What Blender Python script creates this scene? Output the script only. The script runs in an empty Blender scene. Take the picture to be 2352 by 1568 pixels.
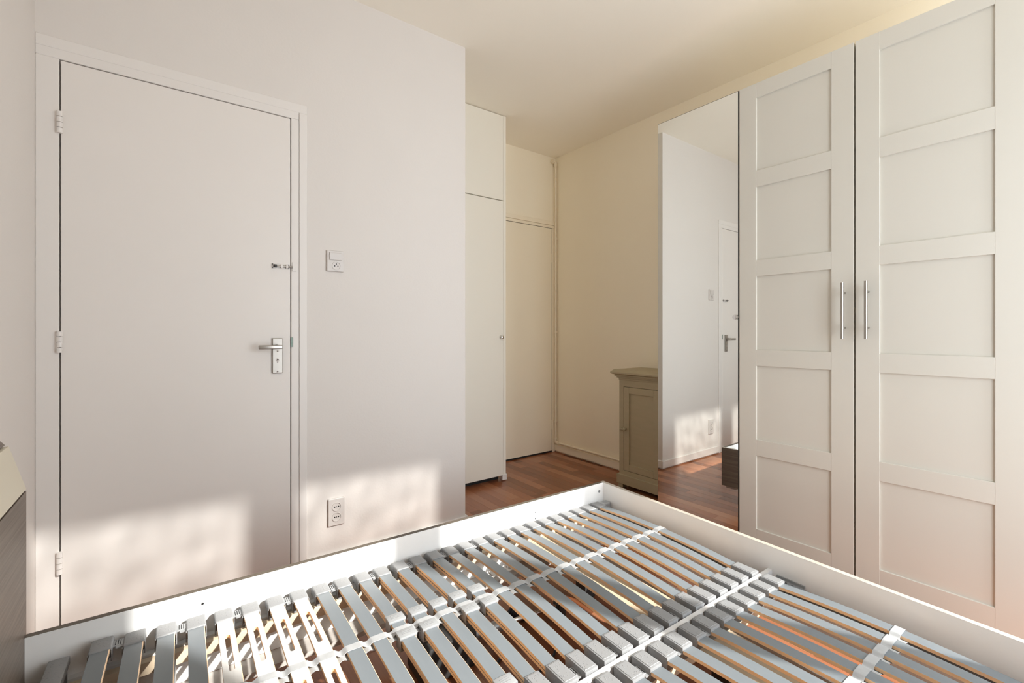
import bpy, bmesh, math, random
from mathutils import Vector, Matrix
random.seed(7)
R = math.radians
SC = bpy.context.scene
COL = SC.collection

# ------------------------------------------------------------------ camera
FPX, PSI, HOR, CAMH = 1068.0, 53.0092, 762.2, 1.12
cam = bpy.data.cameras.new('camera')
cam.sensor_fit = 'HORIZONTAL'; cam.sensor_width = 36.0
cam.lens = FPX / 2352.0 * 36.0
cam.shift_y = -(784.0 - HOR) / 2352.0
cam.clip_start = 0.02
cam_o = bpy.data.objects.new('camera', cam)
cam_o.location = (0, 0, CAMH)
cam_o.rotation_euler = (R(90), 0, R(PSI - 90))
COL.objects.link(cam_o)
SC.camera = cam_o

# ------------------------------------------------------------------ world, sun, exposure
world = bpy.data.worlds.new('sky')
SC.world = world
world.use_nodes = True
wn = world.node_tree.nodes
wn['Background'].inputs['Color'].default_value = (0.90, 0.955, 1.0, 1)
wn['Background'].inputs['Strength'].default_value = 6.6

SUN_DIR = Vector((-0.53, 1.0, -0.75)).normalized()
sun = bpy.data.lights.new('sun', 'SUN')
sun.energy = 9.0
sun.angle = R(1.1)
sun.color = (1.0, 0.97, 0.91)
sun_o = bpy.data.objects.new('sun', sun)
sun_o.rotation_euler = SUN_DIR.to_track_quat('-Z', 'Y').to_euler()
sun_o.location = (2, -4, 4)
COL.objects.link(sun_o)

# the window openings guide the sky light into the room
WY = -0.60
PANES = [(1.121, 1.846, 0.12, 2.612), (2.031, 2.773, 0.12, 2.612)]
for (x0, x1, z0, z1) in PANES:
    p = bpy.data.lights.new('window_portal', 'AREA')
    p.shape = 'RECTANGLE'; p.size = x1 - x0; p.size_y = z1 - z0
    p.cycles.is_portal = True
    po = bpy.data.objects.new('window_portal', p)
    po.location = ((x0 + x1) / 2, WY - 0.10, (z0 + z1) / 2)
    po.rotation_euler = (R(90), 0, 0)
    COL.objects.link(po)

SC.view_settings.view_transform = 'Standard'
SC.view_settings.look = 'None'
SC.view_settings.gamma = 1.0
SC.view_settings.use_curve_mapping = False
SC.view_settings.exposure = 0.0
try:
    SC.cycles.max_bounces = 14
    SC.cycles.diffuse_bounces = 10
    SC.cycles.glossy_bounces = 5
    SC.cycles.use_adaptive_sampling = True
    SC.cycles.adaptive_threshold = 0.04
    SC.cycles.sample_clamp_indirect = 8.0
    SC.cycles.caustics_reflective = False
    SC.cycles.caustics_refractive = False
except Exception:
    pass

# ------------------------------------------------------------------ materials
def mat(name, col, rough=0.5, metal=0.0, spec=0.5, coat=0.0):
    m = bpy.data.materials.new(name); m.use_nodes = True
    b = m.node_tree.nodes['Principled BSDF']
    b.inputs['Base Color'].default_value = (*col, 1)
    b.inputs['Roughness'].default_value = rough
    b.inputs['Metallic'].default_value = metal
    b.inputs['Specular IOR Level'].default_value = spec
    b.inputs['Coat Weight'].default_value = coat
    return m

def noise_mat(name, c1, c2, scale=(20, 20, 20), rough=0.5, bump=0.0, detail=4, spec=0.5, bscale=None, coat=0.0):
    """colour between c1 and c2 by object-space noise, optional fine relief"""
    m = mat(name, c1, rough, 0, spec, coat)
    nt = m.node_tree; N = nt.nodes; L = nt.links
    b = N['Principled BSDF']
    tc = N.new('ShaderNodeTexCoord'); mp = N.new('ShaderNodeMapping')
    mp.inputs['Scale'].default_value = scale
    nz = N.new('ShaderNodeTexNoise'); nz.inputs['Scale'].default_value = 1.0; nz.inputs['Detail'].default_value = detail
    cr = N.new('ShaderNodeValToRGB')
    cr.color_ramp.elements[0].position = 0.3; cr.color_ramp.elements[0].color = (*c1, 1)
    cr.color_ramp.elements[1].position = 0.7; cr.color_ramp.elements[1].color = (*c2, 1)
    L.new(tc.outputs['Object'], mp.inputs['Vector']); L.new(mp.outputs['Vector'], nz.inputs['Vector'])
    L.new(nz.outputs['Fac'], cr.inputs['Fac']); L.new(cr.outputs['Color'], b.inputs['Base Color'])
    if bump > 0:
        bp_ = N.new('ShaderNodeBump'); bp_.inputs['Strength'].default_value = bump; bp_.inputs['Distance'].default_value = 0.002
        if bscale:
            n2 = N.new('ShaderNodeTexNoise'); n2.inputs['Scale'].default_value = bscale
            L.new(tc.outputs['Object'], n2.inputs['Vector']); L.new(n2.outputs['Fac'], bp_.inputs['Height'])
        else:
            L.new(nz.outputs['Fac'], bp_.inputs['Height'])
        L.new(bp_.outputs['Normal'], b.inputs['Normal'])
    return m

M = {}
M['wall'] = noise_mat('white wall paint', (.715, .680, .650), (.725, .690, .660), (3, 3, 3), .75, .15, bscale=120)
M['cream'] = noise_mat('cream wall paint', (.955, .895, .755), (.96, .90, .76), (3, 3, 3), .75, .15, bscale=120)
M['ceiling'] = noise_mat('ceiling paint', (.94, .895, .80), (.945, .90, .805), (2, 2, 2), .85, .1, bscale=150)
M['doorwhite'] = noise_mat('satin door paint', (.765, .73, .70), (.78, .745, .715), (2, 2, 2), .45, .05, bscale=60)
M['frame'] = mat('satin frame paint', (.77, .74, .715), .45)
M['dooralc'] = mat('cream door paint', (.94, .87, .72), .5)
M['closet'] = noise_mat('closet lacquer', (.86, .835, .755), (.87, .845, .765), (2, 2, 2), .4)
M['wardrobe'] = noise_mat('wardrobe foil', (.635, .62, .565), (.645, .63, .575), (4, 4, 4), .42)
M['carcass'] = mat('wardrobe carcass', (.78, .74, .68), .5)
M['mirror'] = mat('mirror glass', (.93, .95, .93), 0.0, 1.0)
M['darkedge'] = mat('dark edge', (.06, .055, .05), .5)
M['steel'] = mat('brushed steel', (.42, .395, .365), .34, 1.0)
M['chrome'] = mat('polished chrome', (.8, .8, .8), .12, 1.0)
M['black'] = mat('black void', (.012, .011, .010), .7)
M['plastic'] = mat('white plastic', (.64, .605, .58), .35)
M['plastic_b'] = mat('switch rocker plastic', (.61, .575, .55), .3)
M['hole'] = mat('dark hole', (.01, .01, .01), .9)
M['greenlatch'] = mat('strike plate', (.16, .20, .17), .4, .6)
M['dresser'] = noise_mat('greige paint', (.42, .365, .24), (.45, .39, .26), (6, 6, 40), .55, .05)
M['pipe'] = mat('painted pipe', (.89, .81, .66), .5)
M['capgrey'] = None
M['strap'] = noise_mat('white webbing', (.36, .37, .38), (.41, .42, .43), (60, 60, 60), .6)
M['railwood'] = noise_mat('birch rail', (.66, .53, .38), (.74, .61, .45), (6, 60, 60), .5)
M['slatgrey'] = noise_mat('grey slat foil', (.165, .187, .205), (.185, .207, .225), (20, 4, 20), .40, spec=.4)
M['slatedge'] = noise_mat('beech slat edge', (.78, .53, .32), (.86, .62, .40), (120, 6, 200), .5)
M['slatwhite'] = noise_mat('pale birch slat', (.55, .545, .53), (.60, .595, .58), (120, 6, 20), .45)
M['bedwhite'] = noise_mat('white melamine', (.91, .915, .91), (.93, .935, .93), (20, 20, 20), .38)
M['bedtop'] = noise_mat('grey wood edge band', (.10, .083, .064), (.13, .11, .085), (30, 200, 30), .45)
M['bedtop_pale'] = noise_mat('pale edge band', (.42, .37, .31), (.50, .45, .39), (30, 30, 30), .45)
M['rawboard'] = noise_mat('raw grey board', (.44, .41, .38), (.50, .47, .44), (30, 30, 30), .6)
M['beam'] = mat('white steel beam', (.62, .62, .62), .4)
M['cable'] = mat('black rubber', (.015, .014, .014), .45)
M['motor'] = mat('dark motor plastic', (.035, .034, .033), .45)
M['cushion'] = noise_mat('cream headboard face', (.66, .61, .50), (.68, .63, .52), (4, 4, 4), .55)
M['bracket'] = mat('zinc bracket', (.42, .43, .44), .4, .7)

def wood_mat(name, c1, c2, stretch, rough=.42):
    m = mat(name, c1, rough)
    nt = m.node_tree; N = nt.nodes; L = nt.links; b = N['Principled BSDF']
    tc = N.new('ShaderNodeTexCoord'); mp = N.new('ShaderNodeMapping'); mp.inputs['Scale'].default_value = stretch
    nz = N.new('ShaderNodeTexNoise'); nz.inputs['Scale'].default_value = 1; nz.inputs['Detail'].default_value = 8; nz.inputs['Roughness'].default_value = .65
    cr = N.new('ShaderNodeValToRGB')
    cr.color_ramp.elements[0].position = .35; cr.color_ramp.elements[0].color = (*c1, 1)
    cr.color_ramp.elements[1].position = .65; cr.color_ramp.elements[1].color = (*c2, 1)
    bp_ = N.new('ShaderNodeBump'); bp_.inputs['Strength'].default_value = .25; bp_.inputs['Distance'].default_value = .001
    L.new(tc.outputs['Object'], mp.inputs['Vector']); L.new(mp.outputs['Vector'], nz.inputs['Vector'])
    L.new(nz.outputs['Fac'], cr.inputs['Fac']); L.new(cr.outputs['Color'], b.inputs['Base Color'])
    L.new(nz.outputs['Fac'], bp_.inputs['Height']); L.new(bp_.outputs['Normal'], b.inputs['Normal'])
    return m
M['darkwood'] = wood_mat('dark grey oak', (.115, .088, .068), (.20, .16, .13), (8, 3, 160))

def cap_mat():
    m = mat('grey rubber cap', (.25, .255, .262), .5)
    nt = m.node_tree; N = nt.nodes; L = nt.links; b = N['Principled BSDF']
    tc = N.new('ShaderNodeTexCoord')
    v = N.new('ShaderNodeTexVoronoi'); v.inputs['Scale'].default_value = 170
    cr = N.new('ShaderNodeValToRGB'); cr.color_ramp.elements[0].position = .12; cr.color_ramp.elements[1].position = .3
    bp_ = N.new('ShaderNodeBump'); bp_.invert = True; bp_.inputs['Strength'].default_value = .5; bp_.inputs['Distance'].default_value = .0012
    L.new(tc.outputs['Object'], v.inputs['Vector']); L.new(v.outputs['Distance'], cr.inputs['Fac'])
    L.new(cr.outputs['Color'], bp_.inputs['Height']); L.new(bp_.outputs['Normal'], b.inputs['Normal'])
    return m
M['capgrey'] = cap_mat()
M['caplight'] = mat('light grey clip plastic', (.31, .32, .33), .42)

def plank_mat():
    m = mat('mahogany strip', (.25, .09, .04), .24)
    nt = m.node_tree; N = nt.nodes; L = nt.links; b = N['Principled BSDF']
    g = N.new('ShaderNodeNewGeometry')
    cr = N.new('ShaderNodeValToRGB')
    e = cr.color_ramp.elements
    e[0].position = 0; e[0].color = (.190, .066, .028, 1)
    e[1].position = 1; e[1].color = (.40, .175, .088, 1)
    x = e.new(.35); x.color = (.27, .098, .044, 1)
    x = e.new(.7); x.color = (.34, .130, .062, 1)
    tc = N.new('ShaderNodeTexCoord'); mp = N.new('ShaderNodeMapping'); mp.inputs['Scale'].default_value = (110, 7, 10)
    nz = N.new('ShaderNodeTexNoise'); nz.inputs['Scale'].default_value = 1; nz.inputs['Detail'].default_value = 6
    mr = N.new('ShaderNodeMapRange'); mr.inputs['To Min'].default_value = .85; mr.inputs['To Max'].default_value = 1.15
    mx = N.new('ShaderNodeMix'); mx.data_type = 'RGBA'; mx.blend_type = 'MULTIPLY'; mx.inputs[0].default_value = 1
    oi = N.new('ShaderNodeObjectInfo'); ad = N.new('ShaderNodeMath'); ad.operation = 'ADD'; fr = N.new('ShaderNodeMath'); fr.operation = 'FRACT'
    L.new(g.outputs['Random Per Island'], ad.inputs[0]); L.new(oi.outputs['Random'], ad.inputs[1]); L.new(ad.outputs[0], fr.inputs[0])
    L.new(fr.outputs[0], cr.inputs['Fac'])
    L.new(tc.outputs['Object'], mp.inputs['Vector']); L.new(mp.outputs['Vector'], nz.inputs['Vector'])
    L.new(nz.outputs['Fac'], mr.inputs['Value'])
    L.new(cr.outputs['Color'], mx.inputs[6]); L.new(mr.outputs['Result'], mx.inputs[7])
    L.new(mx.outputs[2], b.inputs['Base Color'])
    return m
M['plank'] = plank_mat()
def net_mat():  # mottled see-through net, added to dim and dapple the sun
    m = bpy.data.materials.new('sun filter net'); m.use_nodes = True
    nt = m.node_tree; N = nt.nodes; L = nt.links
    N.remove(N['Principled BSDF'])
    tc = N.new('ShaderNodeTexCoord'); mp = N.new('ShaderNodeMapping'); mp.inputs['Scale'].default_value = (13, 1, 9)
    nz = N.new('ShaderNodeTexNoise'); nz.inputs['Scale'].default_value = 1.0; nz.inputs['Detail'].default_value = 1.5
    mr = N.new('ShaderNodeMapRange'); mr.inputs['From Min'].default_value = .3; mr.inputs['From Max'].default_value = .7
    mr.inputs['To Min'].default_value = .13; mr.inputs['To Max'].default_value = .44
    tr = N.new('ShaderNodeBsdfTransparent'); tl = N.new('ShaderNodeBsdfTranslucent'); df = N.new('ShaderNodeBsdfDiffuse')
    tl.inputs['Color'].default_value = (.5, .5, .5, 1); df.inputs['Color'].default_value = (.6, .6, .6, 1)
    m1 = N.new('ShaderNodeMixShader'); m1.inputs[0].default_value = .6
    m2 = N.new('ShaderNodeMixShader')
    L.new(tc.outputs['Object'], mp.inputs['Vector']); L.new(mp.outputs['Vector'], nz.inputs['Vector']); L.new(nz.outputs['Fac'], mr.inputs['Value'])
    L.new(tl.outputs[0], m1.inputs[1]); L.new(df.outputs[0], m1.inputs[2])
    L.new(mr.outputs[0], m2.inputs[0]); L.new(m1.outputs[0], m2.inputs[1]); L.new(tr.outputs[0], m2.inputs[2])
    L.new(m2.outputs[0], N['Material Output'].inputs['Surface'])
    return m
M['net'] = net_mat()
M['subfloor'] = mat('dark joint', (.05, .02, .012), .8)

# ------------------------------------------------------------------ geometry helpers
class MB:
    """collects geometry in world coordinates"""
    def __init__(s): s.v = []; s.f = []; s.m = []
    def add(s, vs, fs, mi=0):
        o = len(s.v); s.v += [tuple(v) for v in vs]
        for i, f in enumerate(fs):
            s.f.append([o + k for k in f]); s.m.append(mi[i] if isinstance(mi, (list, tuple)) else mi)
        return s
    def box(s, x0, x1, y0, y1, z0, z1, mi=0, bevel=0.0, seg=2, fn=None):
        x0, x1 = sorted((x0, x1)); y0, y1 = sorted((y0, y1)); z0, z1 = sorted((z0, z1))
        vs = [(x, y, z) for z in (z0, z1) for y in (y0, y1) for x in (x0, x1)]
        fs = [(0, 2, 3, 1), (4, 5, 7, 6), (0, 1, 5, 4), (2, 6, 7, 3), (0, 4, 6, 2), (1, 3, 7, 5)]  # -z +z -y +y -x +x
        if bevel > 0:
            bm = bmesh.new(); bv = [bm.verts.new(v) for v in vs]
            for f in fs: bm.faces.new([bv[k] for k in f])
            bmesh.ops.bevel(bm, geom=bm.edges[:], offset=bevel, segments=seg, affect='EDGES', profile=.5)
            bm.verts.index_update()
            vs = [v.co[:] for v in bm.verts]; fs = [[v.index for v in f.verts] for f in bm.faces]; bm.free()
        if fn: vs = [fn(*v) for v in vs]
        return s.add(vs, fs, mi)
    def tube(s, pts, r, n=10, mi=0, caps=True):
        pts = [Vector(p) for p in pts]; rings = []
        up = None
        for i, p in enumerate(pts):
            a = pts[max(i - 1, 0)]; b = pts[min(i + 1, len(pts) - 1)]
            d = (b - a).normalized()
            if up is None:
                up = d.orthogonal().normalized()
            else:
                up = (up - d * up.dot(d)).normalized()
            w = d.cross(up)
            rr = r[i] if isinstance(r, (list, tuple)) else r
            rings.append([p + (up * math.cos(t) + w * math.sin(t)) * rr for t in [2 * math.pi * k / n for k in range(n)]])
        vs = [v[:] for g in rings for v in g]; fs = []
        for i in range(len(rings) - 1):
            for k in range(n):
                fs.append((i * n + k, i * n + (k + 1) % n, (i + 1) * n + (k + 1) % n, (i + 1) * n + k))
        if caps:
            fs.append(tuple(range(n - 1, -1, -1))); fs.append(tuple((len(rings) - 1) * n + k for k in range(n)))
        return s.add(vs, fs, mi)
    def prism(s, prof, ext0, ext1, mi=0):
        """prof: list of world points at ext0; same list moved by vector ext1-ext0"""
        n = len(prof); d = Vector(ext1) - Vector(ext0)
        vs = [tuple(p) for p in prof] + [tuple(Vector(p) + d) for p in prof]
        fs = [tuple(range(n - 1, -1, -1)), tuple(range(n, 2 * n))] + [(k, (k + 1) % n, n + (k + 1) % n, n + k) for k in range(n)]
        return s.add(vs, fs, mi)

def finish(me, mats, smooth=False):
    for k in mats: me.materials.append(M[k])
    bm = bmesh.new(); bm.from_mesh(me)
    bmesh.ops.recalc_face_normals(bm, faces=bm.faces[:]); bm.to_mesh(me); bm.free()
    if smooth:
        for p in me.polygons: p.use_smooth = True
        try: me.set_sharp_from_angle(angle=R(40))
        except Exception: pass

def wloc(o):
    v = Vector((0, 0, 0))
    while o: v += Vector(o.location); o = o.parent
    return v

def obj(name, mb, mats, parent=None, smooth=False, origin=None):
    """link an MB as one mesh object; its origin sits at the middle of its underside"""
    if isinstance(mats, str): mats = [mats]
    xs = [v[0] for v in mb.v]; ys = [v[1] for v in mb.v]; zs = [v[2] for v in mb.v]
    og = Vector(origin) if origin else Vector(((min(xs) + max(xs)) / 2, (min(ys) + max(ys)) / 2, min(zs)))
    me = bpy.data.meshes.new(name)
    me.from_pydata([(v[0] - og.x, v[1] - og.y, v[2] - og.z) for v in mb.v], [], mb.f)
    for i, p in enumerate(me.polygons): p.material_index = mb.m[i]
    finish(me, mats, smooth)
    o = bpy.data.objects.new(name, me); COL.objects.link(o)
    o.location = og - wloc(parent)
    if parent: o.parent = parent
    return o

def empty(name, loc):
    o = bpy.data.objects.new(name, None); o.empty_display_size = .05
    o.location = loc; COL.objects.link(o); return o

def tag(o, label, cat, group=None):
    o['label'] = label; o['category'] = cat
    if group: o['group'] = group
    return o

def struct(o, label=None):
    o['kind'] = 'structure'
    if label: o['label'] = label
    return o

def copy_part(o, delta, parent=None):
    c = o.copy(); COL.objects.link(c); c.parent = parent or o.parent
    c.location = Vector(o.location) + Vector(delta); return c

# ------------------------------------------------------------------ room dimensions
XL, XR = -0.352, 2.9575          # left wall, right wall
YD = 2.2927                      # wall with the near door
XC = 1.391                       # outside corner of that wall
YB = 3.2487                      # far wall of the alcove
ZC = 2.7504
YK, XK = 2.8367, 2.080           # built-in closet front, its right edge
XW = 2.3283                      # wardrobe front
T = .12

# ------------------------------------------------------------------ shell
struct(obj('ceiling', MB().box(XL - T, XR + T, WY - .06, YB + T, ZC, ZC + .12), 'ceiling'), 'plain pale ceiling over the bedroom and alcove')
struct(obj('wall_left', MB().box(XL - T, XL, WY - .06, YD + .3, 0, ZC), 'wall'), 'white wall at the head of the bed')
struct(obj('wall_right', MB().box(XR, XR + T, WY - .06, YB + T, 0, ZC), 'cream'), 'cream wall behind wardrobe and small cupboard')
struct(obj('wall_back', MB().box(XC, XR, YB, YB + T, 0, ZC), 'cream'), 'cream far wall of the alcove')
DX0, DX1, DZ = -.2876, .4655, 2.0864          # near door leaf
w = MB()
w.box(.505, XC, YD, YB + T, 0, ZC)
w.box(XL, .505, YD, YD + .12, 2.125, ZC)
struct(obj('wall_front', w, 'wall'), 'white wall with the bedroom door and switch')
w = MB()
x = XL; fb = .028; WT = .06
for (x0, x1, z0, z1) in PANES:
    x0 -= fb; x1 = min(x1 + fb, XR); z0 -= fb; z1 += fb
    w.box(x, x0, WY - WT, WY, 0, ZC)
    w.box(x0, x1, WY - WT, WY, 0, z0); w.box(x0, x1, WY - WT, WY, z1, ZC); x = x1
if XR - x > .002: w.box(x, XR, WY - WT, WY, 0, ZC)
struct(obj('wall_window', w, 'wall'), 'white wall with the two windows, behind the viewer')
for i, (x0, x1, z0, z1) in enumerate(PANES):
    e = struct(empty('window_%d' % (i + 1), ((x0 + x1) / 2, WY - .03, z0)), 'white framed window behind the viewer, %s the wardrobe' % ('further from' if i == 0 else 'nearest to'))
    f = MB(); xb = min(x1 + fb, XR)
    f.box(x0 - fb, x0, WY - WT, WY, z0 - fb, z1 + fb); f.box(x1, xb, WY - WT, WY, z0 - fb, z1 + fb)
    f.box(x0, x1, WY - WT, WY, z1, z1 + fb); f.box(x0, x1, WY - WT, WY, z0 - fb, z0)
    obj('window_frame', f, 'frame', e)
    obj('window_sill', MB().box(x0 - .03, min(x1 + .03, XR - .001), WY, WY + .07, z0 - .05, z0 - .028, bevel=.004), 'frame', e)
    # added folded net over the window top, unseen, to dim and dapple the sun
    n = 60; vs = []; fs = []
    for k in range(n + 1):
        xx = x0 - .02 + (min(x1 + .02, XR - .004) - x0 + .02) * k / n
        yy = WY + .025 + .008 * math.sin(k * 1.35)
        hem = 2.055 + .008 * math.sin(k * .62)
        vs += [(xx, yy, hem), (xx, yy, z1 + .02)]
    fs = [(2 * k, 2 * k + 2, 2 * k + 3, 2 * k + 1) for k in range(n)]
    obj('sun_filter_net', MB().add(vs, fs), 'net', e, True)
    rd = MB(); rd.tube([(x0 - .03, WY + .025, z1 + .022), (min(x1 + .03, XR - .002), WY + .025, z1 + .022)], .006, 8); obj('filter_net_rod', rd, 'steel', e, True)  # added rod to carry the sun-dimming net, out of view

# floor: dark bed plus single strips
fl = struct(obj('floor', MB().box(XL - T, XR + T, WY - .06, YB + T, -.1, -.006), 'subfloor'), 'reddish brown strip parquet floor')
planks = []
PW = .0695
nrow = int((XR - XL) / PW) + 1
for r_ in range(nrow):
    x0 = XL + r_ * PW; x1 = min(x0 + PW, XR)
    y = WY - random.uniform(0, .5)
    while y < YB:
        ln = random.choice((.46, .54, .60, .68))
        y0, y1 = max(y, WY), min(y + ln, YB); y += ln
        if y1 - y0 < .02 or x1 - x0 < .01: continue
        cx, cy = (x0 + x1) / 2, (y0 + y1) / 2
        if XC - .0 > x1 and y0 > YD + .1: continue
        planks.append((x0, x1, y0, y1))
def vis(p):
    cx, cy = (p[0] + p[1]) / 2, (p[2] + p[3]) / 2
    if cx > 1.4 and cy > 1.4: return 0
    if cy > -.1 and cy < 2.4: return 1 + (1 if cx < .2 else 0)
    return 5
planks.sort(key=vis)
g = .0002
def plank_geo(m_, p):
    x0, x1, y0, y1 = p
    a = .0007
    vs = [(x0 + g, y0 + g, -.006), (x1 - g, y0 + g, -.006), (x1 - g, y1 - g, -.006), (x0 + g, y1 - g, -.006),
          (x0 + g, y0 + g, -a * .5), (x1 - g, y0 + g, -a * .5), (x1 - g, y1 - g, -a * .5), (x0 + g, y1 - g, -a * .5),
          (x0 + g + a, y0 + g + a, 0), (x1 - g - a, y0 + g + a, 0), (x1 - g - a, y1 - g - a, 0), (x0 + g + a, y1 - g - a, 0)]
    fs = [(0, 1, 5, 4), (1, 2, 6, 5), (2, 3, 7, 6), (3, 0, 4, 7), (4, 5, 9, 8), (5, 6, 10, 9), (6, 7, 11, 10), (7, 4, 8, 11), (8, 9, 10, 11)]
    m_.add(vs, fs)
for p in planks[:295]:
    m_ = MB(); plank_geo(m_, p)
    # origins share one point so that the grain runs on but the random tone differs
    o = obj('plank', m_, 'plank', fl)
rest = MB()
for p in planks[295:]: plank_geo(rest, p)
ro = obj('plank_field', rest, 'plank', fl); ro['kind'] = 'stuff'

# ------------------------------------------------------------------ baseboards
def baseboard(name, x0, x1, y0, y1, mt, label):
    return struct(obj(name, MB().box(x0, x1, y0, y1, .009, .068, bevel=.003), mt), label)
baseboard('baseboard_right', XR - .013, XR, 2.27, YB, 'cream', 'low cream skirting under the heating pipe')
baseboard('baseboard_front', .545, XC + .013, YD - .013, YD, 'frame', 'low white skirting beside the bedroom door')
baseboard('baseboard_front_return', XC, XC + .013, YD, YK, 'frame', 'short white skirting round the wall corner')
baseboard('baseboard_left', XL, XL + .013, WY, YD - .02, 'frame', 'low white skirting behind the headboard')

# ------------------------------------------------------------------ near door
d1 = struct(empty('door_1', (.09, YD, 0)), 'flush white bedroom door in a white frame')
gp = .0035
obj('door_leaf', MB().box(DX0, DX1, YD - .004, YD + .036, .008, DZ, bevel=.0015, seg=1), 'doorwhite', d1)
f = MB()
f.box(XL + .0003, DX0 - gp, YD - .006, YD + .10, 0, DZ + gp, bevel=.002, seg=1)      # left jamb
f.box(DX1 + gp, .502, YD - .006, YD + .10, 0, DZ + gp, bevel=.002, seg=1)
f.box(XL + .0003, .502, YD - .006, YD + .10, DZ + gp, 2.1245, bevel=.002, seg=1)
obj('door_jamb', f, 'frame', d1)
f = MB()
f.box(.5030, .537, YD - .009, YD, 0, 2.1225, bevel=.003)
f.box(XL + .0003, .537, YD - .007, YD, 2.1222, 2.163, bevel=.002, seg=1)
obj('architrave', f, 'frame', d1)
obj('door_gap_shade', MB().box(DX0 - .01, DX1 + .01, YD + .06, YD + .10, 0, DZ + .02), 'black', d1)  # added black block behind the leaf, paints the shade in its gaps
for z0, z1 in ((1.824, 1.902), (1.046, 1.123), (.261, .341)):
    h = MB(); hx, hy = DX0 - .0015, YD - .0125
    n = 4; q = (z1 - z0) / n
    for k in range(n):
        h.tube([(hx, hy, z0 + k * q + .001), (hx, hy, z0 + (k + 1) * q - .001)], .0085, 12)
    obj('hinge', h, 'frame', d1, True)
# handle plate
hp = obj('handle_plate', MB().box(.3905, .4335, YD - .013, YD - .004, .936, 1.093, bevel=.003), 'steel', d1)
lv = MB()
lv.tube([(.412, YD - .012, 1.054), (.412, YD - .030, 1.054)], .0105, 16)
lv.box(.330, .424, YD - .062, YD - .050, 1.0455, 1.0625, bevel=.0035, seg=3)
lv.box(.404, .424, YD - .055, YD - .026, 1.0455, 1.0625, bevel=.004, seg=3)
obj('lever', lv, 'steel', hp, True)
kh = MB()
kh.tube([(.412, YD - .0132, .996), (.412, YD - .0155, .996)], .0065, 16)
kh.box(.409, .415, YD - .0152, YD - .0128, .983, .994)
kh.tube([(.412, YD - .0132, 1.035), (.412, YD - .0148, 1.035)], .0042, 12)
kh.tube([(.412, YD - .0132, .944), (.412, YD - .0148, .944)], .0042, 12)
obj('escutcheon', kh, 'chrome', hp, True)
kh = MB()
for zz, rr in ((1.035, .002), (.944, .002), (.997, .003)):
    kh.tube([(.412, YD - .0145, zz), (.412, YD - .0162, zz)], rr, 8)
obj('screw_slot', kh, 'hole', hp)
obj('strike_plate', MB().box(DX1 + .0015, DX1 + .0115, YD - .0075, YD - .003, 1.052, 1.096, bevel=.001, seg=1), 'greenlatch', d1)
# slide bolt above the handle
sb = obj('slide_bolt', MB().box(.388, .462, YD - .0065, YD - .004, 1.402, 1.425, bevel=.001, seg=1), 'frame', d1)
b_ = MB(); b_.tube([(.398, YD - .011, 1.4135), (.474, YD - .011, 1.4135)], .0045, 10)
obj('bolt_rod', b_, 'steel', sb, True)
b_ = MB(); b_.tube([(.403, YD - .012, 1.4135), (.403, YD - .026, 1.4135)], .0045, 10)
b_.box(.396, .410, YD - .016, YD - .007, 1.407, 1.420, bevel=.002)
obj('bolt_knob', b_, 'motor', sb, True)
b_ = MB()
for xx in (.393, .456):
    for zz in (1.4055, 1.4215): b_.tube([(xx, YD - .0066, zz), (xx, YD - .008, zz)], .0022, 8)
obj('screw', b_, 'hole', sb)
b_ = MB()
for xx in (.425, .446): b_.box(xx, xx + .008, YD - .0165, YD - .0065, 1.405, 1.422, bevel=.002)
obj('bolt_guide', b_, 'frame', sb)
obj('bolt_keeper', MB().box(.4725, .492, YD - .0085, YD - .006, 1.395, 1.437, bevel=.001, seg=1), 'frame', d1)

# ------------------------------------------------------------------ switch and sockets
def disc(m_, cx, cz, r, y0, y1, n=28, mi=0): m_.tube([(cx, y0, cz), (cx, y1, cz)], r, n, mi)
def ring(m_, cx, cz, r0, r1, y0, y1, n=28):
    vs = []; fs = []
    for k in range(n):
        a = 2 * math.pi * k / n; c_, s_ = math.cos(a), math.sin(a)
        vs += [(cx + r0 * c_, y0, cz + r0 * s_), (cx + r1 * c_, y0, cz + r1 * s_), (cx + r1 * c_, y1, cz + r1 * s_), (cx + r0 * c_, y1, cz + r0 * s_)]
    for k in range(n):
        a, b = 4 * k, 4 * ((k + 1) % n)
        for q in range(4): fs.append((a + q, a + (q + 1) % 4, b + (q + 1) % 4, b + q))
    m_.add(vs, fs)
sw = tag(obj('light_switch', MB().box(.624, .703, YD - .011, YD, 1.409, 1.508, bevel=.003), 'plastic'),
         'white wall plate with rocker switch above one round socket', 'switch')
obj('rocker', MB().box(.634, .693, YD - .0155, YD - .011, 1.462, 1.498, bevel=.002), 'plastic_b', sw)
m_ = MB(); ring(m_, .667, 1.436, .0175, .0205, YD - .0135, YD - .010); obj('socket_ring', m_, 'plastic_b', sw, True)
m_ = MB()
for xx, zz in ((.6595, 1.435), (.6745, 1.435), (.667, 1.4445)): disc(m_, xx, zz, .0027, YD - .0118, YD - .0105, 10)
obj('socket_hole', m_, 'hole', sw)
so = tag(obj('wall_socket', MB().box(.630, .707, YD - .012, YD, .196, .325, bevel=.003), 'plastic'),
         'white double wall socket low in the sunlit patch beside the door', 'socket')
for cz in (.285, .236):
    m_ = MB(); ring(m_, .668, cz, .0185, .0215, YD - .0145, YD - .011); obj('socket_ring', m_, 'plastic_b', so, True)
    m_ = MB()
    for xx, rr in ((.659, .003), (.668, .0022), (.677, .003)): disc(m_, xx, cz, rr, YD - .0128, YD - .0115, 10)
    obj('socket_hole', m_, 'hole', so)

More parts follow.
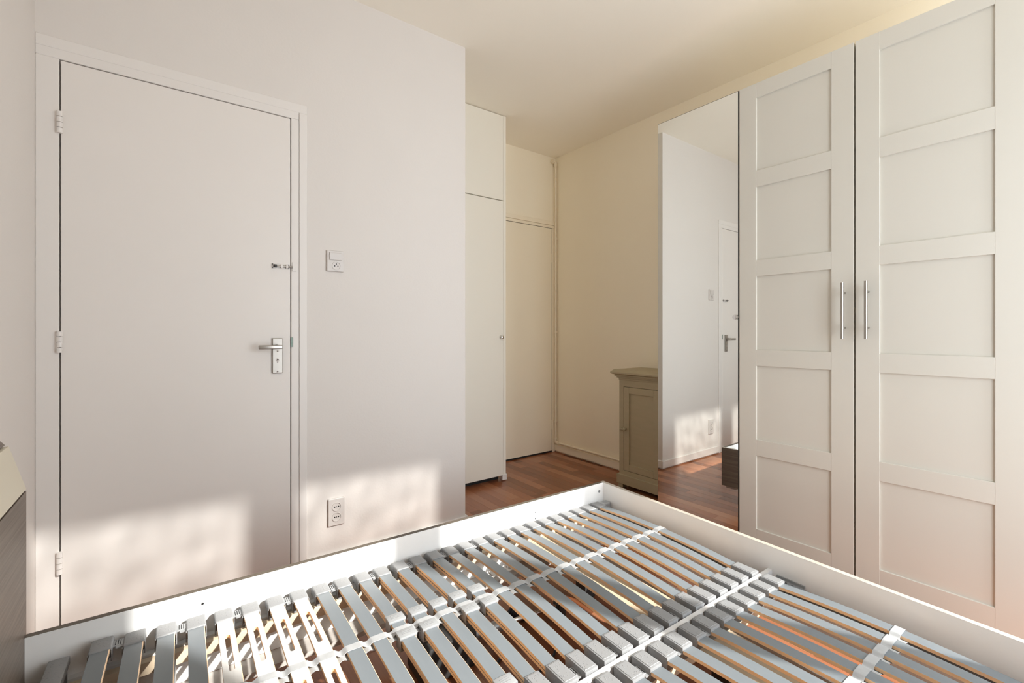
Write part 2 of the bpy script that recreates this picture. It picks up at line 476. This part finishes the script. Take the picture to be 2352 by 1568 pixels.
# ------------------------------------------------------------------ built-in closet in the alcove
cl = tag(empty('built_in_closet', ((XC + XK) / 2, YK + .2, 0)), 'tall white built-in closet with two doors in the alcove', 'closet')
b_ = MB()
b_.box(2.055, XK, YK, YB - .003, .03, ZC - .003, bevel=.002, seg=1)
b_.box(XC + .002, 2.054, YK + .03, YB - .003, .05, ZC - .003)
obj('body', b_, 'closet', cl)
obj('plinth', MB().box(XC + .02, 2.05, YK + .06, YB - .01, 0, .049), 'black', cl)  # recessed block, black to paint the shade of the gap under the doors
obj('foot', MB().box(2.045, XK + .006, YK - .004, YK + .03, .004, .05, bevel=.004), 'frame', cl)
lo = obj('lower_door', MB().box(XC + .003, 2.053, YK - .001, YK + .02, .042, 2.1035, bevel=.0015, seg=1), 'closet', cl)
k = MB()
prof = [(.0, .007), (.010, .006), (.014, .0105), (.020, .0125), (.026, .0105), (.029, .004)]
k.tube([(2.031, YK - .001 - a, 1.081) for a, r_ in prof], [r_ for a, r_ in prof], 18)
obj('knob', k, 'chrome', lo, True)
up = MB(); up.box(XC + .003, 2.053, YK - .001, YK + .02, 2.110, ZC - .006, bevel=.0015, seg=1)
obj('upper_door', up, 'closet', cl)

# ------------------------------------------------------------------ alcove door
d2 = struct(empty('door_2', (2.52, YB, 0)), 'plain cream door at the far end of the alcove')
obj('door_leaf', MB().box(2.131, 2.909, YB - .004, YB - .0005, .015, 2.083), 'dooralc', d2)
f = MB()
f.box(2.912, XR - .014, YB - .008, YB - .0005, 0, 2.086, bevel=.002, seg=1)
f.box(2.09, 2.128, YB - .008, YB - .0005, 0, 2.086, bevel=.002, seg=1)
f.box(2.09, XR - .003, YB - .008, YB - .0005, 2.087, 2.112, bevel=.002, seg=1)
obj('door_jamb', f, 'dooralc', d2)
f = MB(); f.box(2.085, XR - .003, YB - .013, YB - .0005, 2.1135, 2.151, bevel=.003)
obj('architrave', f, 'dooralc', d2)
obj('door_gap', MB().box(2.127, 2.913, YB - .0012, YB - .0003, 0, 2.088), 'black', d2)
for z0 in (1.77, .22):
    h = MB(); h.tube([(2.9105, YB - .011, z0), (2.9105, YB - .011, z0 + .08)], .007, 10)
    obj('hinge', h, 'dooralc', d2, True)

# ------------------------------------------------------------------ heating pipe
px, py = XR - .022, YB - .028
pts = [(px - .035, py, 2.705), (px - .012, py, 2.703), (px - .003, py, 2.695), (px, py, 2.68)]
pts += [(px, py, z) for z in (2.2, 1.6, 1.0, .4)]
pts += [(px, py, .115), (px, py - .004, .100), (px, py - .015, .092), (px, py - .04, .091)]
pts += [(px, y, .091) for y in (3.0, 2.8, 2.6, 2.4, 2.285)]
pm = MB(); pm.tube(pts, .0105, 12)
pipe = tag(obj('heating_pipe', pm, 'pipe', smooth=True), 'thin painted pipe down the alcove corner and along the skirting', 'pipe')
c_ = MB(); c_.tube([(px - .022, py, 2.704), (px - .04, py, 2.704)], .018, 12); c_.tube([(px - .002, py, 2.66), (px, py, 2.70)], .016, 12)
obj('pipe_elbow', c_, 'pipe', pipe, True)
c_ = MB(); c_.tube([(px, py, .13), (px, py, .098), (px, py - .012, .091), (px, py - .04, .091)], .0145, 12); obj('pipe_elbow', c_, 'pipe', pipe, True)
for z in (1.989, 1.121, .289):
    c_ = MB(); c_.tube([(px, py, z - .008), (px, py, z + .008)], .015, 12)
    c_.box(px, XR - .0005, py - .005, py + .005, z - .006, z + .006); obj('pipe_clip', c_, 'pipe', pipe, True)
for y in (3.02, 2.45):
    c_ = MB(); c_.tube([(px, y - .008, .091), (px, y + .008, .091)], .015, 12)
    c_.box(px, XR - .0005, y - .005, y + .005, .086, .098); obj('pipe_clip', c_, 'pipe', pipe, True)

# ------------------------------------------------------------------ small cupboard beside the wardrobe
DF, DYa, DYb, DT = 2.652, 1.845, 2.226, .850
cb = tag(empty('small_cupboard', (2.79, 2.03, 0)), 'small greige painted cupboard with one panelled door beside the wardrobe', 'cupboard')
b_ = MB()
dl, dr, dz0, dz1 = 2.187, 1.885, .128, .730
b_.box(DF, DF + .02, dl, DYb, .095, .79); b_.box(DF, DF + .02, DYa, dr, .095, .79)
b_.box(DF, DF + .02, dr, dl, dz1, .79); b_.box(DF, DF + .02, dr, dl, .095, dz0)
b_.box(DF + .02, XR - .02, DYb - .018, DYb, .095, .79); b_.box(DF + .02, XR - .02, DYa, DYa + .018, .095, .79)
b_.box(XR - .028, XR - .02, DYa + .018, DYb - .018, .095, .79)
obj('body', b_, 'dresser', cb)
pl = MB()
pl.box(DF - .014, DF + .01, DYa - .012, DYb + .014, .03, .098, bevel=.003)
pl.box(DF + .01, XR - .02, DYb - .01, DYb + .014, .03, .098, bevel=.003)
pl.box(DF + .01, XR - .02, DYa - .012, DYa + .012, .03, .098, bevel=.003)
obj('plinth', pl, 'dresser', cb)
for yy in (DYb - .035, DYa - .005):
    for xx in (DF - .006, XR - .07):
        obj('foot', MB().box(xx, xx + .045, yy, yy + .045, 0, .0305, bevel=.003), 'dresser', cb)
tp = MB()
# cornice under the top, widening in two steps
for (o0, z0, z1) in ((.004, .775, .79), (.014, .79, .803), (.026, .803, .815)):
    tp.box(DF - o0, XR - .02, DYa - o0, DYb + o0, z0, z1, bevel=.002)
obj('cornice', tp, 'dresser', cb)
# top board with bevelled front and sides
o0, o1 = .046, .028
za, zb, zc_ = .8165, .833, DT
def ringp(o, z): return [(DF - o, DYa - o, z), (XR - .02, DYa - o, z), (XR - .02, DYb + o, z), (DF - o, DYb + o, z)]
vs = ringp(.036, za) + ringp(o0, za + .006) + ringp(o0, zb) + ringp(o1, zc_)
fs = [(0, 1, 2, 3)] + [(4 * j + k, 4 * j + (k + 1) % 4, 4 * j + 4 + (k + 1) % 4, 4 * j + 4 + k) for j in range(3) for k in range(4)] + [(12, 13, 14, 15)]
obj('top', MB().add(vs, fs), 'dresser', cb)
dm = MB(); gq = .003; st = .046
a0, a1, c0, c1 = dr + gq, dl - gq, dz0 + gq, dz1 - gq
dm.box(DF - .001, DF + .018, a0, a0 + st, c0, c1, bevel=.001, seg=1); dm.box(DF - .001, DF + .018, a1 - st, a1, c0, c1, bevel=.001, seg=1)
dm.box(DF - .001, DF + .018, a0 + st, a1 - st, c0, c0 + st, bevel=.001, seg=1); dm.box(DF - .001, DF + .018, a0 + st, a1 - st, c1 - st, c1, bevel=.001, seg=1)
dd = obj('door', dm, 'dresser', cb)
obj('panel', MB().box(DF + .009, DF + .014, a0 + st - .003, a1 - st + .003, c0 + st - .003, c1 - st + .003), 'dresser', dd)
k = MB(); prof = [(0, .006), (.010, .0055), (.015, .011), (.022, .013), (.029, .0105), (.032, .004)]
k.tube([(DF - .001 - a, a1 - .022, .428) for a, r_ in prof], [r_ for a, r_ in prof], 16); obj('knob', k, 'dresser', dd, True)
k = MB(); k.tube([(DF, dl + .016, .422), (DF - .012, dl + .016, .422)], .011, 14); k.box(DF - .016, DF - .008, dl - .004, dl + .026, .415, .429, bevel=.003)
obj('turn_latch', k, 'dresser', cb, True)
obj('hinge', MB().box(DF - .004, DF + .002, dr - .003, dr + .004, .60, .655), 'motor', cb)
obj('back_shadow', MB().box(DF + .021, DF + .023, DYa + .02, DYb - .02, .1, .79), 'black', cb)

# ------------------------------------------------------------------ wardrobe: two units side by side
Y0, Y1, Y2, Y3 = 1.6665, 1.1855, .6955, .199
ZT, ZB = 2.340, .035
def carcass(name, ya, yb, label):
    e = tag(empty(name, (XW + .3, (ya + yb) / 2, 0)), label, 'wardrobe')
    b = MB()
    b.box(XW + .022, XR - .02, ya, ya + .018, .0, ZT - .004); b.box(XW + .022, XR - .02, yb - .018, yb, .0, ZT - .004)
    b.box(XW + .022, XR - .02, ya + .018, yb - .018, ZT - .022, ZT - .004); b.box(XW + .022, XR - .02, ya + .018, yb - .018, .05, .068)
    b.box(XR - .026, XR - .02, ya + .018, yb - .018, .068, ZT - .022); b.box(XW + .05, XW + .066, ya + .018, yb - .018, 0, .05)
    obj('body', b, 'carcass', e)
    return e
RZ = [(ZB, .155), (.5145, .593), (.9545, 1.032), (1.393, 1.471), (1.8305, 1.910), (2.268, ZT)]
SW = .083
def panel_door(parent, ya, yb):
    fm = MB()
    fm.box(XW, XW + .02, ya, ya + SW, ZB, ZT, bevel=.0012, seg=1); fm.box(XW, XW + .02, yb - SW, yb, ZB, ZT, bevel=.0012, seg=1)
    for z0, z1 in RZ: fm.box(XW + .0003, XW + .02, ya + SW - .0005, yb - SW + .0005, z0, z1, bevel=.001, seg=1)
    d = obj('door', fm, 'wardrobe', parent)
    for i in range(5):
        obj('panel', MB().box(XW + .008, XW + .016, ya + SW - .004, yb - SW + .004, RZ[i][1] - .004, RZ[i + 1][0] + .004), 'wardrobe', d)
    return d
def bar_handle(d, y):
    h = MB(); hx = XW - .034
    h.tube([(hx, y, 1.0915), (hx, y, 1.3285)], .006, 16)
    for z in (1.137, 1.286): h.tube([(hx, y, z), (XW + .001, y, z)], .0042, 10)
    return obj('handle', h, 'steel', d, True)
wa = carcass('wardrobe', Y2 + .002, Y0, 'tall white wardrobe unit with a mirror door and a panelled door')
md = MB(); md.box(XW + .004, XW + .02, Y1 + .003, Y0 - .0005, ZB, ZT)
mdo = obj('mirror_door', md, 'darkedge', wa)
obj('mirror', MB().box(XW, XW + .0038, Y1 + .0055, Y0 - .0012, ZB + .002, ZT - .004), 'mirror', mdo)
k = MB(); prof = [(0, .006), (.010, .006), (.0105, .0125), (.021, .0125), (.0215, .011)]
k.tube([(XW - a, 1.1965, 1.195) for a, r_ in prof], [r_ for a, r_ in prof], 24); obj('knob', k, 'chrome', mdo, True)
da = panel_door(wa, Y2 + .0028, Y1 - .0015); bar_handle(da, .7295)
wb = carcass('wardrobe', Y3, Y2 - .002, 'narrower white wardrobe unit at the right edge with one panelled door')
db = panel_door(wb, Y3 + .001, Y2 - .0028); bar_handle(db, .647)
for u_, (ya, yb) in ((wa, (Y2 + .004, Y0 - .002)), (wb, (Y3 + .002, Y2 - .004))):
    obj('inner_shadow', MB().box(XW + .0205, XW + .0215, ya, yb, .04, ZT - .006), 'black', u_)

# ------------------------------------------------------------------ bed
BA = Vector((-.267, 1.634, 0)); BU = Vector((.99971, -.0241, 0))
def bang(s): return R(-(1.3 + 1.3 * s))          # the bed stands slightly askew and its foot end is pushed out of square
def bp(s, t, z):
    a = bang(s)
    return tuple(BA + BU * s + Vector((math.sin(a), -math.cos(a), 0)) * t + Vector((0, 0, z)))
def hp_(s, t, z): return (BA.x + s, BA.y - t, z)
SL, TW, RIM, BOT = 2.033, 1.690, .376, .133
PT = .019
bed = tag(empty('double_bed', bp(1.0, .85, 0)), 'low double bed frame, white inside, dark wood outside, without mattress', 'bed')
def panel(name, s0, s1, t0, t1, inner):
    """panel with white inner face, brown top band, dark wood elsewhere. inner: '+t','-t','-s'"""
    mb = MB()
    vs = [bp(s, t, z) for z in (BOT, RIM) for t in (t0, t1) for s in (s0, s1)]
    fs = [(0, 2, 3, 1), (4, 5, 7, 6), (0, 1, 5, 4), (2, 6, 7, 3), (0, 4, 6, 2), (1, 3, 7, 5)]  # -z +z t0 t1 s0 s1
    mi = [0, 1, 0, 0, 0, 0]
    mi[{'+t': 3, '-t': 2, '-s': 4}[inner]] = 2
    mb.add(vs, fs, mi)
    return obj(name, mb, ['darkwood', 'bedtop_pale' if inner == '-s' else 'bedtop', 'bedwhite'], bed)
sp = panel('side_panel', .001, SL - PT - .0006, 0, PT, '+t')
panel('side_panel', .048, SL - PT - .0006, TW - PT, TW, '-t')
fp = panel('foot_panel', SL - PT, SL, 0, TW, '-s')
# fittings on the inside of the far side panel
def stud(s, z, r, mt, name, par):
    m_ = MB(); m_.tube([bp(s, PT - .001, z), bp(s, PT + .0018, z)], r, 12); return obj(name, m_, mt, par, True)
stud(1.985, .338, .0065, 'bracket', 'cam_bolt', sp); stud(1.985, .338, .003, 'hole', 'cam_slot', sp)
stud(1.585, .325, .0022, 'hole', 'screw_hole', sp); stud(1.585, .297, .0022, 'hole', 'screw_hole', sp); stud(.362, .338, .003, 'hole', 'screw_hole', sp)
# ledges that carry the slatted bases
obj('ledge', MB().box(.02, SL - PT - .001, PT, PT + .02, .235, .252, fn=bp), 'beam', bed)
obj('ledge', MB().box(.05, SL - PT - .001, TW - PT - .02, TW - PT, .235, .252, fn=bp), 'beam', bed)
cbm = MB(); cbm.box(.03, SL - PT - .001, .8292, .8440, .228, .2975, fn=bp); obj('centre_beam', cbm, 'beam', bed)
br = MB()
br.box(SL - PT - .045, SL - PT - .0005, .86, .95, .277, .281, fn=bp); br.box(SL - PT - .006, SL - PT - .0005, .86, .95, .281, .289, fn=bp)
bro = obj('centre_bracket', br, 'bracket', bed)
br = MB()
for tt in (.872, .893, .914, .933): br.box(SL - PT - .036, SL - PT - .016, tt, tt + .007, .2805, .2815, fn=bp)
obj('bracket_slot', br, 'hole', bro)
obj('corner_bracket', MB().box(SL - PT - .05, SL - PT - .001, PT + .021, PT + .055, .262, .296, bevel=.004, fn=bp), 'bracket', bed)
for s in (.28, 1.72):
    for t in (.20, .837, 1.46): obj('leg', MB().box(s - .03, s + .03, t - .03, t + .03, 0, .228 if abs(t - .837) < .01 else .2, bevel=.003, fn=bp), 'motor', bed)
for s in (.28, 1.72):
    obj('cross_bar', MB().box(s - .02, s + .02, PT, .828, .2, .228, fn=bp), 'beam', bed)
    obj('cross_bar', MB().box(s - .02, s + .02, .846, TW - PT, .2, .228, fn=bp), 'beam', bed)
obj('bottom_shelf', MB().box(.06, SL - PT - .001, PT, .092, .116, .132, fn=bp), 'rawboard', bed)
obj('bottom_shelf', MB().box(.06, SL - PT - .001, TW - .092, TW - PT, .116, .132, fn=bp), 'rawboard', bed)
# headboard: wood block, tilted cream face, wood back
ht0, ht1 = -.004, TW + .004
hb = obj('headboard', MB().box(-.062, 0, ht0, ht1, .04, .728, fn=hp_), 'darkwood', bed)
q = [(.0, .733), (-.030, .842), (-.075, .842), (-.062, .733)]
hm = MB(); hm.prism([hp_(s, ht0, z) for s, z in q], hp_(0, ht0, 0), hp_(0, ht1, 0)); obj('headboard_face', hm, 'cushion', hb)
q = [(-.004, .728), (-.006, .733), (-.060, .733), (-.060, .728)]
hm = MB(); hm.prism([hp_(s, ht0 + .002, z) for s, z in q], hp_(0, ht0, 0), hp_(0, ht1 - .004, 0)); obj('headboard_shadow_gap', hm, 'black', hb)  # black strip paints the shadow gap below the tilted face
q = [(-.036, .846), (-.066, .886), (-.079, .886), (-.079, .846)]
hm = MB(); hm.prism([hp_(s, ht0, z) for s, z in q], hp_(0, ht0, 0), hp_(0, ht1, 0)); obj('headboard_cap', hm, 'darkwood', hb)

# ------------------------------------------------------------------ slatted bases
NS, S0, PITCH, SWID, STH = 28, .147, .0661, .0380, .0090
ZS, BOW = .294, .018
TA, TB_ = .046, .806
def zslat(t): 
    k = (t - TA) / (TB_ - TA); return ZS + BOW * 4 * k * (1 - k)
def rise(i):
    s = S0 + i * PITCH
    if s > .95: return 0
    k = (.95 - s) / .8
    return .030 * k ** 2.2
TOFF = [0.0]
def lp(s, t, z): return (s, -(t + TOFF[0]), z)      # frame of a single slat
def slat_geo(slots=(), n=22, dz=0, t0=TA, t1=TB_, wid=SWID, th=STH, twist=0):
    """bowed slat along t, centred on s=0; slots = [(ta,tb)] cut through the middle"""
    ts = [t0 + (t1 - t0) * k / n for k in range(n + 1)]
    hw = .0062
    for a, b in slots:
        ts += [a, a + .0012, a + .003, a + .0062, b - .0062, b - .003, b - .0012, b]
    ts = sorted(set(round(x, 5) for x in ts))
    def half(t):
        for a, b in slots:
            if a < t < b:
                d = min(t - a, b - t)
                return hw if d >= hw else math.sqrt(max(hw * hw - (hw - d) ** 2, 0))
        return 0
    mb = MB()
    def V(s, t, z): return lp(s, t, z + dz)
    def quad(p, m_): mb.add(p, [(0, 1, 2, 3)], m_)
    w2 = wid / 2; ch = .0016
    for a, b in zip(ts[:-1], ts[1:]):
        za, zb = zslat(a), zslat(b); ha, hb_ = half(a), half(b)
        ins = any(x <= a + 1e-6 and b <= y + 1e-6 for x, y in slots)
        quad([V(w2, a, za - ch), V(w2, a, za - th), V(w2, b, zb - th), V(w2, b, zb - ch)], 1); quad([V(w2 - ch, a, za), V(w2, a, za - ch), V(w2, b, zb - ch), V(w2 - ch, b, zb)], 1)
        quad([V(-w2, a, za), V(-w2, a, za - th), V(-w2, b, zb - th), V(-w2, b, zb)], 1)
        if not ins:
            quad([V(-w2, a, za), V(w2 - ch, a, za), V(w2 - ch, b, zb), V(-w2, b, zb)], 0)
            quad([V(-w2, a, za - th), V(w2, a, za - th), V(w2, b, zb - th), V(-w2, b, zb - th)], 0)
        else:
            for sg in (-1, 1):
                we = w2 - ch if sg > 0 else w2
                quad([V(sg * we, a, za), V(sg * ha, a, za), V(sg * hb_, b, zb), V(sg * we, b, zb)], 0)
                quad([V(sg * w2, a, za - th), V(sg * ha, a, za - th), V(sg * hb_, b, zb - th), V(sg * w2, b, zb - th)], 0)
                quad([V(sg * ha, a, za), V(sg * ha, a, za - th), V(sg * hb_, b, zb - th), V(sg * hb_, b, zb)], 1)
    for e in (t0, t1):
        z = zslat(e); quad([V(-w2, e, z), V(w2, e, z), V(w2, e, z - th), V(-w2, e, z - th)], 1)
    return mb

def weld(me):
    bm = bmesh.new(); bm.from_mesh(me); bmesh.ops.remove_doubles(bm, verts=bm.verts[:], dist=1e-5)
    bmesh.ops.recalc_face_normals(bm, faces=bm.faces[:]); bm.to_mesh(me); bm.free()
    for p in me.polygons: p.use_smooth = True
    try: me.set_sharp_from_angle(angle=R(35))
    except Exception: pass

def shared(name, mb, mats, parent, smooth=True):
    o = obj(name, mb, mats, parent, smooth); weld(o.data); return o

def cap_outer():
    m = MB()
    def fn(s, t, z):
        k = (t - .024) / .074
        zz = z + .004 * (1 - (k - .6) ** 2 * 2)          # slightly domed towards the nose
        if k < .3: zz -= .010 * ((.3 - k) / .3) ** 2
        return lp(s * (1 - .10 * max(0, .5 - k)), t, zz)
    bm = bmesh.new(); bmesh.ops.create_cube(bm, size=1)
    for v in bm.verts: v.co = (v.co.x * .046, .024 + (v.co.y + .5) * .074, .272 + (v.co.z + .5) * .027)
    bmesh.ops.bevel(bm, geom=bm.edges[:], offset=.0045, segments=3, affect='EDGES', profile=.5)
    bmesh.ops.bisect_plane(bm, geom=bm.verts[:] + bm.edges[:] + bm.faces[:], plane_co=(0, .042, 0), plane_no=(0, 1, 0))
    bmesh.ops.bisect_plane(bm, geom=bm.verts[:] + bm.edges[:] + bm.faces[:], plane_co=(0, .035, 0), plane_no=(0, 1, 0))
    bm.verts.index_update()
    m.add([fn(*v.co) for v in bm.verts], [[v.index for v in f.verts] for f in bm.faces]); bm.free()
    m.box(-.0235, -.021, .080, .102, .268, .297, bevel=.0008, seg=1, fn=lp)     # cheeks gripping the slat
    m.box(.021, .0235, .080, .102, .268, .297, bevel=.0008, seg=1, fn=lp)
    m.box(-.012, .012, .034, .062, .244, .273, fn=lp)                              # stem to the rail
    return m
def cap_inner(t0, t1, tail):
    """square dotted cap of the middle row; tail = +1 slat leaves towards +t"""
    m = MB()
    m.box(-.0212, .0212, t0, t1, .270, .3050, bevel=.0028, seg=2, fn=lp)
    m.box(-.0170, .0170, t0 + .006, t1 - .006, .3045, .3060, bevel=.0006, seg=1, fn=lp)
    m.box(-.010, .010, t0 + .02, t1 - .02, .25, .269, fn=lp)
    e = t1 if tail < 0 else t0; d = .0006 if tail < 0 else -.0006
    for s in (-.010, .002):
        m.box(s, s + .005, e, e + d, .285, .292, mi=1, fn=lp)
    return m
def link_geo(t0, t1):
    """little web clip joining two caps of a pair"""
    m = MB(); c = PITCH / 2
    m.box(c - .0125, c + .0125, t0, t1, .2885, .2925, bevel=.0008, seg=1, fn=lp)
    for k in (-.006, -.001, .004): m.box(c + k, c + k + .0015, t0 + .004, t1 - .004, .2926, .2932, mi=1, fn=lp)
    m.box(c - .004, c + .011, t1 - .002, t1 + .008, .2885, .2915, fn=lp)
    return m
def slider_geo(t):
    m = MB(); z = zslat(t)
    m.box(-.0245, .0245, t - .018, t + .018, z - .0005, z + .0065, bevel=.002, fn=lp)
    m.box(-.0225, -.0195, t - .017, t + .017, z - .030, z + .003, bevel=.0008, seg=1, fn=lp)
    m.box(.0195, .0225, t - .017, t + .017, z - .030, z + .003, bevel=.0008, seg=1, fn=lp)
    m.box(-.0225, .0225, t - .014, t + .014, z - .032, z - .026, fn=lp)
    for k in (-.008, -.002, .004): m.box(-.012, .012, t + k, t + k + .0018, z + .0064, z + .0072, mi=1, fn=lp)
    return m
def strap_geo(tc, wd, s0, s1, z_add, fn, under=False):
    m = MB(); n = int((s1 - s0) / .005)
    rows = []
    for k in range(n + 1):
        s = s0 + (s1 - s0) * k / n
        i = (s - S0) / PITCH; fi = i - round(i); on = abs(fi) * PITCH < SWID / 2 + .001
        rz = rise(min(max(i, 0), 27))
        x = min(max((abs(fi) * PITCH - SWID / 2) / .012, 0), 1)
        z = zslat(tc) + rz + (.0025 - .007 * x * x * (3 - 2 * x) if not under else -STH - .002 + .006 * x * x * (3 - 2 * x)) + z_add
        rows.append((s, z))
    vs = []; th = .0016
    for s, z in rows: vs += [fn(s, tc - wd / 2, z), fn(s, tc + wd / 2, z), fn(s, tc + wd / 2, z - th), fn(s, tc - wd / 2, z - th)]
    fs = []
    for k in range(n):
        for q_ in range(4): fs.append((4 * k + q_, 4 * k + (q_ + 1) % 4, 4 * k + 4 + (q_ + 1) % 4, 4 * k + 4 + q_))
    fs += [(0, 1, 2, 3), (4 * n, 4 * n + 1, 4 * n + 2, 4 * n + 3)]
    return m.add(vs, fs)

def make_base(label, toff, soff, first):
    root = tag(empty('slatted_base', bp(1.04 + soff, .42 + toff, .2)), label, 'slatted base', 'two slatted bases in the bed frame')
    TOFF[0] = toff
    def bo(s, t, z): return bp(s + soff, t + toff, z)
    def put(name, mb, mats, par=root, smooth=True):
        return shared(name, mb, mats, par, smooth)
    # frame
    put('side_rail', MB().box(.03, 1.975, .040, .064, .212, .246, bevel=.002, fn=bo), 'railwood')
    put('side_rail', MB().box(.03, 1.975, .778, .802, .212, .246, bevel=.002, fn=bo), 'railwood')
    put('head_bar', MB().box(.045, .085, .036, .806, .290, .312, bevel=.003, fn=bo), 'capgrey')
    put('head_bar_support', MB().box(.050, .080, .040, .802, .246, .290, fn=bo), 'motor')
    put('foot_bar', MB().box(1.962, 1.978, .040, .802, .246, .284, bevel=.002, fn=bo), 'slatgrey')
    for s, wd in ((1.58, .08),):
        put('cross_member', MB().box(s - wd, s + wd, .064, .778, .214, .236, bevel=.001, seg=1, fn=bo), 'railwood')
    # pieces repeated along the base: one mesh each, placed by offset and turn
    def proto(name, mb, mats):
        if isinstance(mats, str): mats = [mats]
        me = bpy.data.meshes.new(name); me.from_pydata(mb.v, [], mb.f)
        for i, p in enumerate(me.polygons): p.material_index = mb.m[i]
        finish(me, mats); weld(me); return (name, me)
    rl = wloc(root)
    def place(pr, i):
        o = bpy.data.objects.new(pr[0], pr[1]); COL.objects.link(o); o.parent = root
        s = S0 + i * PITCH + soff
        o.location = BA + BU * s + Vector((0, 0, rise(i))) - rl
        o.rotation_euler = (0, 0, bang(s)); return o
    grey = proto('slat', slat_geo(), ['slatgrey', 'slatedge'])
    pale = proto('slat', slat_geo([(.185, .355), (.475, .645)]), ['slatwhite', 'slatedge'])
    low = proto('under_slat', slat_geo(dz=-.0135, t0=.07, t1=.79, wid=.034, th=.008), ['slatgrey', 'slatedge'])
    oc = proto('end_cap', cap_outer() if first else cap_inner(.030, .092, 1), ['capgrey', 'hole'])
    ic = proto('end_cap', cap_inner(.750, .826, -1), ['capgrey', 'hole'])
    lk = proto('cap_link', link_geo(.778, .806), ['caplight', 'hole'])
    lk0 = proto('cap_link', link_geo(.050, .080), ['caplight', 'hole'])
    for i in range(NS):
        place(pale if i in (4, 5, 6, 7) else grey, i)
        if 10 <= i <= 14: place(low, i)
        place(oc, i); place(ic, i)
        if i % 2 == 0: place(lk, i); place(lk0, i)
    # firmness sliders
    geo = {}
    for i, tt in {10: (.372, .452), 11: (.372, .452), 12: (.372, .735), 13: (.372, .452), 14: (.372, .452)}.items():
        for t in tt:
            if t not in geo: geo[t] = proto('slider', slider_geo(t), ['caplight', 'capgrey'])
            place(geo[t], i)
    ts = .425 if first else .395
    put('strap', strap_geo(ts, .023, .05, 1.965, 0, bo), 'strap')
    put('strap_under', strap_geo(ts + .012, .030, .06, 1.955, 0, bo, True), 'strap')
    return root
make_base('slatted base with grey slats along the sunlit side panel, pale slotted slats near the headboard', 0, 0, True)
make_base('slatted base with grey slats in the right foreground, nearest the viewer', .818, .008, False)

# ------------------------------------------------------------------ drive motor and cables under the slats
mt = tag(empty('bed_motor', bp(1.03, .22, .0)), 'dark drive motor on the floor under the sunlit slats', 'motor')
obj('motor_housing', MB().box(.93, 1.13, .15, .29, .0, .12, bevel=.012, fn=bp), 'motor', mt, True)
m_ = MB(); m_.tube([bp(1.13, .22, .06), bp(1.30, .24, .06)], .020, 14); obj('motor_tube', m_, 'bracket', mt, True)
m_ = MB(); m_.tube([bp(1.30, .24, .06), bp(1.52, .265, .06)], .008, 12); obj('push_rod', m_, 'chrome', mt, True)
obj('rod_end', MB().box(1.50, 1.535, .245, .285, .0, .075, bevel=.004, fn=bp), 'motor', mt)
# coiled cable
pts = []
base_pts = [(.86, .64, .012), (.94, .62, .012), (1.00, .585, .012)]
for k in range(14): pass
def bez(P, n=40):
    out = []
    P = [Vector(p) for p in P]
    for i in range(len(P) - 1):
        p0 = P[max(i - 1, 0)]; p1 = P[i]; p2 = P[i + 1]; p3 = P[min(i + 2, len(P) - 1)]
        for k in range(n):
            t = k / n
            out.append(.5 * ((2 * p1) + (-p0 + p2) * t + (2 * p0 - 5 * p1 + 4 * p2 - p3) * t * t + (-p0 + 3 * p1 - 3 * p2 + p3) * t ** 3))
    out.append(P[-1]); return out
def cable(name, P, r, label, coil=None):
    pts = bez(P, 14)
    if coil:
        a, b, turns, cr = coil
        A, B_ = Vector(P[a]), Vector(P[b]); i0, i1 = a * 14, b * 14
        d = (B_ - A).normalized(); e1 = d.cross(Vector((0, 0, 1))).normalized(); e2 = d.cross(e1)
        mid = []
        for k in range(turns * 10 + 1):
            q_ = k / (turns * 10); an = 2 * math.pi * turns * q_
            ra = cr * min(1, q_ * 8, (1 - q_) * 8)
            mid.append(A.lerp(B_, q_) + e1 * math.cos(an) * ra + e2 * math.sin(an) * ra + Vector((0, 0, cr)) * min(1, q_ * 8, (1 - q_) * 8))
        pts = pts[:i0] + mid + pts[i1 + 1:]
    m_ = MB(); m_.tube([bp(*p) for p in pts], r, 8)
    return tag(obj(name, m_, 'cable', smooth=True), label, 'cable')
cable('coiled_cable', [(1.16, .33, .006), (1.22, .30, .006), (1.30, .16, .006), (1.36, .13, .006), (1.41, .205, .006), (1.43, .31, .006), (1.38, .40, .006), (1.28, .44, .006)],
      .0045, 'black cable with a coiled section under the slats', (3, 4, 10, .016))
cable('power_cable', [(.90, .32, .006), (.98, .36, .006), (1.06, .40, .006), (1.10, .54, .006), (1.02, .62, .006), (.92, .68, .006), (.98, .78, .006)],
      .0038, 'thin straight black cable lying on the floor under the slats')
# bundle of white strips on the shelf under the sunlit slats
sm = MB()
for k in range(16):
    s0 = 1.30 + k * .008; a = random.uniform(-.012, .012); z0 = .134 + random.uniform(0, .006)
    P = [(s0 + a, .025, z0), (s0 + random.uniform(-.008, .008), .045, z0 + .016), (s0 - a, .066, z0 + .006), (s0 + random.uniform(-.01, .01), .088, z0 + .014)]
    for q_ in range(3):
        (sa, ta, za), (sb, tb, zb) = P[q_], P[q_ + 1]
        sm.add([bp(sa - .003, ta, za), bp(sa + .003, ta, za + .003), bp(sb + .003, tb, zb + .003), bp(sb - .003, tb, zb),
                bp(sa - .003, ta, za - .001), bp(sa + .003, ta, za + .002), bp(sb + .003, tb, zb + .002), bp(sb - .003, tb, zb - .001)],
               [(0, 1, 2, 3), (4, 7, 6, 5), (0, 4, 5, 1), (2, 6, 7, 3), (1, 5, 6, 2), (0, 3, 7, 4)])
so_ = tag(obj('strip_bundle', sm, 'bedwhite'), 'ragged bundle of white strips seen between the sunlit slats', 'strips'); so_['kind'] = 'stuff'
